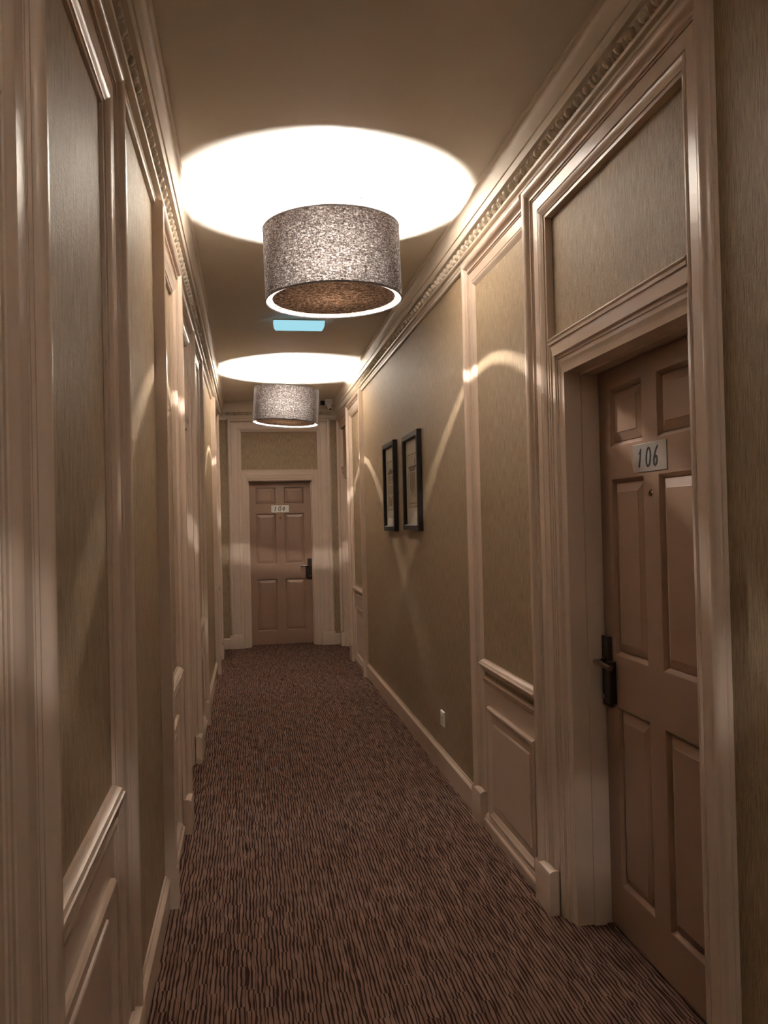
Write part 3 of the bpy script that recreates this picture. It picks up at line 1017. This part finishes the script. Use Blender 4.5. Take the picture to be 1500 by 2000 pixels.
# ================================================================== SECURITY CAMERA
sx, syy = 0.955, 9.78
root = tag(empty('security_camera', (sx, syy, ZC)), 'small white security camera in the ceiling corner behind the far lamp', 'security camera')
bm = bmesh.new()
wbox(bm, WE, 0.915, 1.005, ZC - 0.075, ZC, YE - syy - 0.035, YE - syy + 0.035, 0.008)
obj('camera_bracket', bm, 'white', root)
bm = bmesh.new()
cyl(bm, (sx, syy, ZC - 0.055), (sx + 0.02, syy - 0.055, ZC - 0.125), 0.026, 0.022, n=24)
body = obj('camera_body', bm, 'white', root, smooth=40)
bm = bmesh.new()
cyl(bm, (sx + 0.0195, syy - 0.0535, ZC - 0.1235), (sx + 0.021, syy - 0.058, ZC - 0.129), 0.014, 0.012, n=20)
obj('camera_lens', bm, 'ink', body, smooth=40)
bm = bmesh.new()
wbox(bm, WE, 0.865, 0.917, ZC - 0.070, ZC - 0.022, YE - syy - 0.02, YE - syy + 0.025, 0.004)
obj('junction_box', bm, 'black', root)

# ================================================================== PICTURES
def picture(u0, u1, z0, z1, label, kind):
    W = WR
    root = tag(empty('framed_print', W.P((u0 + u1) / 2, z0, 0)), label, 'picture', 'framed prints on the right wall')
    fw, fd = 0.042, 0.034
    prof = [(0, 0.003), (0, fd - 0.003), (0.003, fd), (fw - 0.008, fd), (fw - 0.003, fd - 0.006), (fw, fd - 0.012), (fw, 0.003)]
    def side(kind_):
        bm = bmesh.new()
        if kind_ in 'LR':
            uo, sg = (u0, 1) if kind_ == 'L' else (u1, -1)
            loft(bm, [W.P(uo + sg * t, z0 + t, d) for t, d in prof], [W.P(uo + sg * t, z1 - t, d) for t, d in prof])
        else:
            zo, sg = (z0, 1) if kind_ == 'B' else (z1, -1)
            loft(bm, [W.P(u0 + t, zo + sg * t, d) for t, d in prof], [W.P(u1 - t, zo + sg * t, d) for t, d in prof])
        obj('frame_rail', bm, 'black', root)
    for k in 'LRTB':
        side(k)
    bm = bmesh.new()
    wbox(bm, W, u0 + 0.004, u1 - 0.004, z0 + 0.004, z1 - 0.004, 0.002, 0.008)
    obj('backing_board', bm, 'black', root)
    bm = bmesh.new()
    wbox(bm, W, u0 + fw - 0.004, u1 - fw + 0.004, z0 + fw - 0.004, z1 - fw + 0.004, 0.008, 0.012)
    mount = obj('mount', bm, 'paper', root)
    # printed sheet; a = across from the viewer's left, b = up
    iu0, iu1, iz0, iz1 = u0 + fw, u1 - fw, z0 + fw, z1 - fw
    pu = lambda a: iu1 - (iu1 - iu0) * a
    pz = lambda b: iz0 + (iz1 - iz0) * b
    bm = bmesh.new()
    wbox(bm, W, pu(0.84), pu(0.16), pz(0.20), pz(0.83), 0.012, 0.0126)
    obj('print_sheet', bm, 'paper2', mount)
    def q(bm, a0, b0, a1, b1):
        wbox(bm, W, min(pu(a0), pu(a1)), max(pu(a0), pu(a1)), pz(b0), pz(b1), 0.0126, 0.0130)
    bm = bmesh.new()       # border line
    for r in ((0.16, 0.825, 0.84, 0.832), (0.16, 0.20, 0.84, 0.207), (0.16, 0.20, 0.172, 0.83), (0.828, 0.20, 0.84, 0.83)):
        q(bm, *r)
    obj('border_line', bm, 'sepia', mount)
    bm = bmesh.new()
    bm2 = bmesh.new()
    if kind == 0:          # facade of a building
        q(bm, 0.22, 0.66, 0.78, 0.68); q(bm, 0.26, 0.68, 0.74, 0.71); q(bm, 0.40, 0.71, 0.60, 0.735)
        q(bm, 0.22, 0.55, 0.78, 0.56)
        for k in range(6):
            a = 0.25 + 0.09 * k
            q(bm, a, 0.575, a + 0.045, 0.645)
            q(bm2, a, 0.40, a + 0.04, 0.52)
        q(bm2, 0.22, 0.25, 0.36, 0.38); q(bm2, 0.64, 0.25, 0.78, 0.38); q(bm, 0.45, 0.25, 0.55, 0.36)
    else:                  # column and capital
        q(bm, 0.22, 0.66, 0.78, 0.69); q(bm, 0.28, 0.63, 0.72, 0.655); q(bm, 0.22, 0.72, 0.32, 0.725); q(bm, 0.66, 0.70, 0.70, 0.76)
        for k in range(5):
            a = 0.30 + 0.085 * k
            q(bm, a, 0.62 - 0.20 - 0.03 * (k % 3), a + 0.022, 0.62)
            q(bm2, a + 0.03, 0.30 + 0.03 * (k % 2), a + 0.06, 0.61)
        q(bm2, 0.25, 0.24, 0.75, 0.255)
    obj('engraving', bm, 'sepia', mount)
    obj('engraving_wash', bm2, 'sepia2', mount)
    bm = bmesh.new()
    bm.faces.new([bm.verts.new(W.P(a, b, 0.018)) for a, b in ((u0 + fw - 0.003, z0 + fw - 0.003), (u1 - fw + 0.003, z0 + fw - 0.003), (u1 - fw + 0.003, z1 - fw + 0.003), (u0 + fw - 0.003, z1 - fw + 0.003))])
    obj('glass_pane', bm, 'glass', root)
    return root
picture(5.20, 5.73, 1.405, 2.055, 'black framed print with column engraving, nearer of the two on the right wall', 1)
picture(6.08, 6.58, 1.395, 2.075, 'black framed print with building facade, farther of the two on the right wall', 0)

# ================================================================== SOCKET
root = tag(empty('wall_socket', WR.P(4.77, 0.27, 0)), 'small white wall socket low on the right wall above the skirting', 'socket')
bm = bmesh.new()
wbox(bm, WR, 4.727, 4.813, 0.270, 0.356, -0.001, 0.010, 0.004)
plate = obj('face_plate', bm, 'white', root)
bm = bmesh.new()
for (a, b, c, d) in ((4.766, 4.774, 0.312, 0.324), (4.752, 4.762, 0.292, 0.297), (4.778, 4.788, 0.292, 0.297)):
    wbox(bm, WR, a, b, c, d, 0.008, 0.0103)
obj('pin_hole', bm, 'ink', plate)
bm = bmesh.new()
wbox(bm, WR, 4.763, 4.777, 0.334, 0.346, 0.009, 0.0125, 0.001)
obj('rocker_switch', bm, 'white', plate)
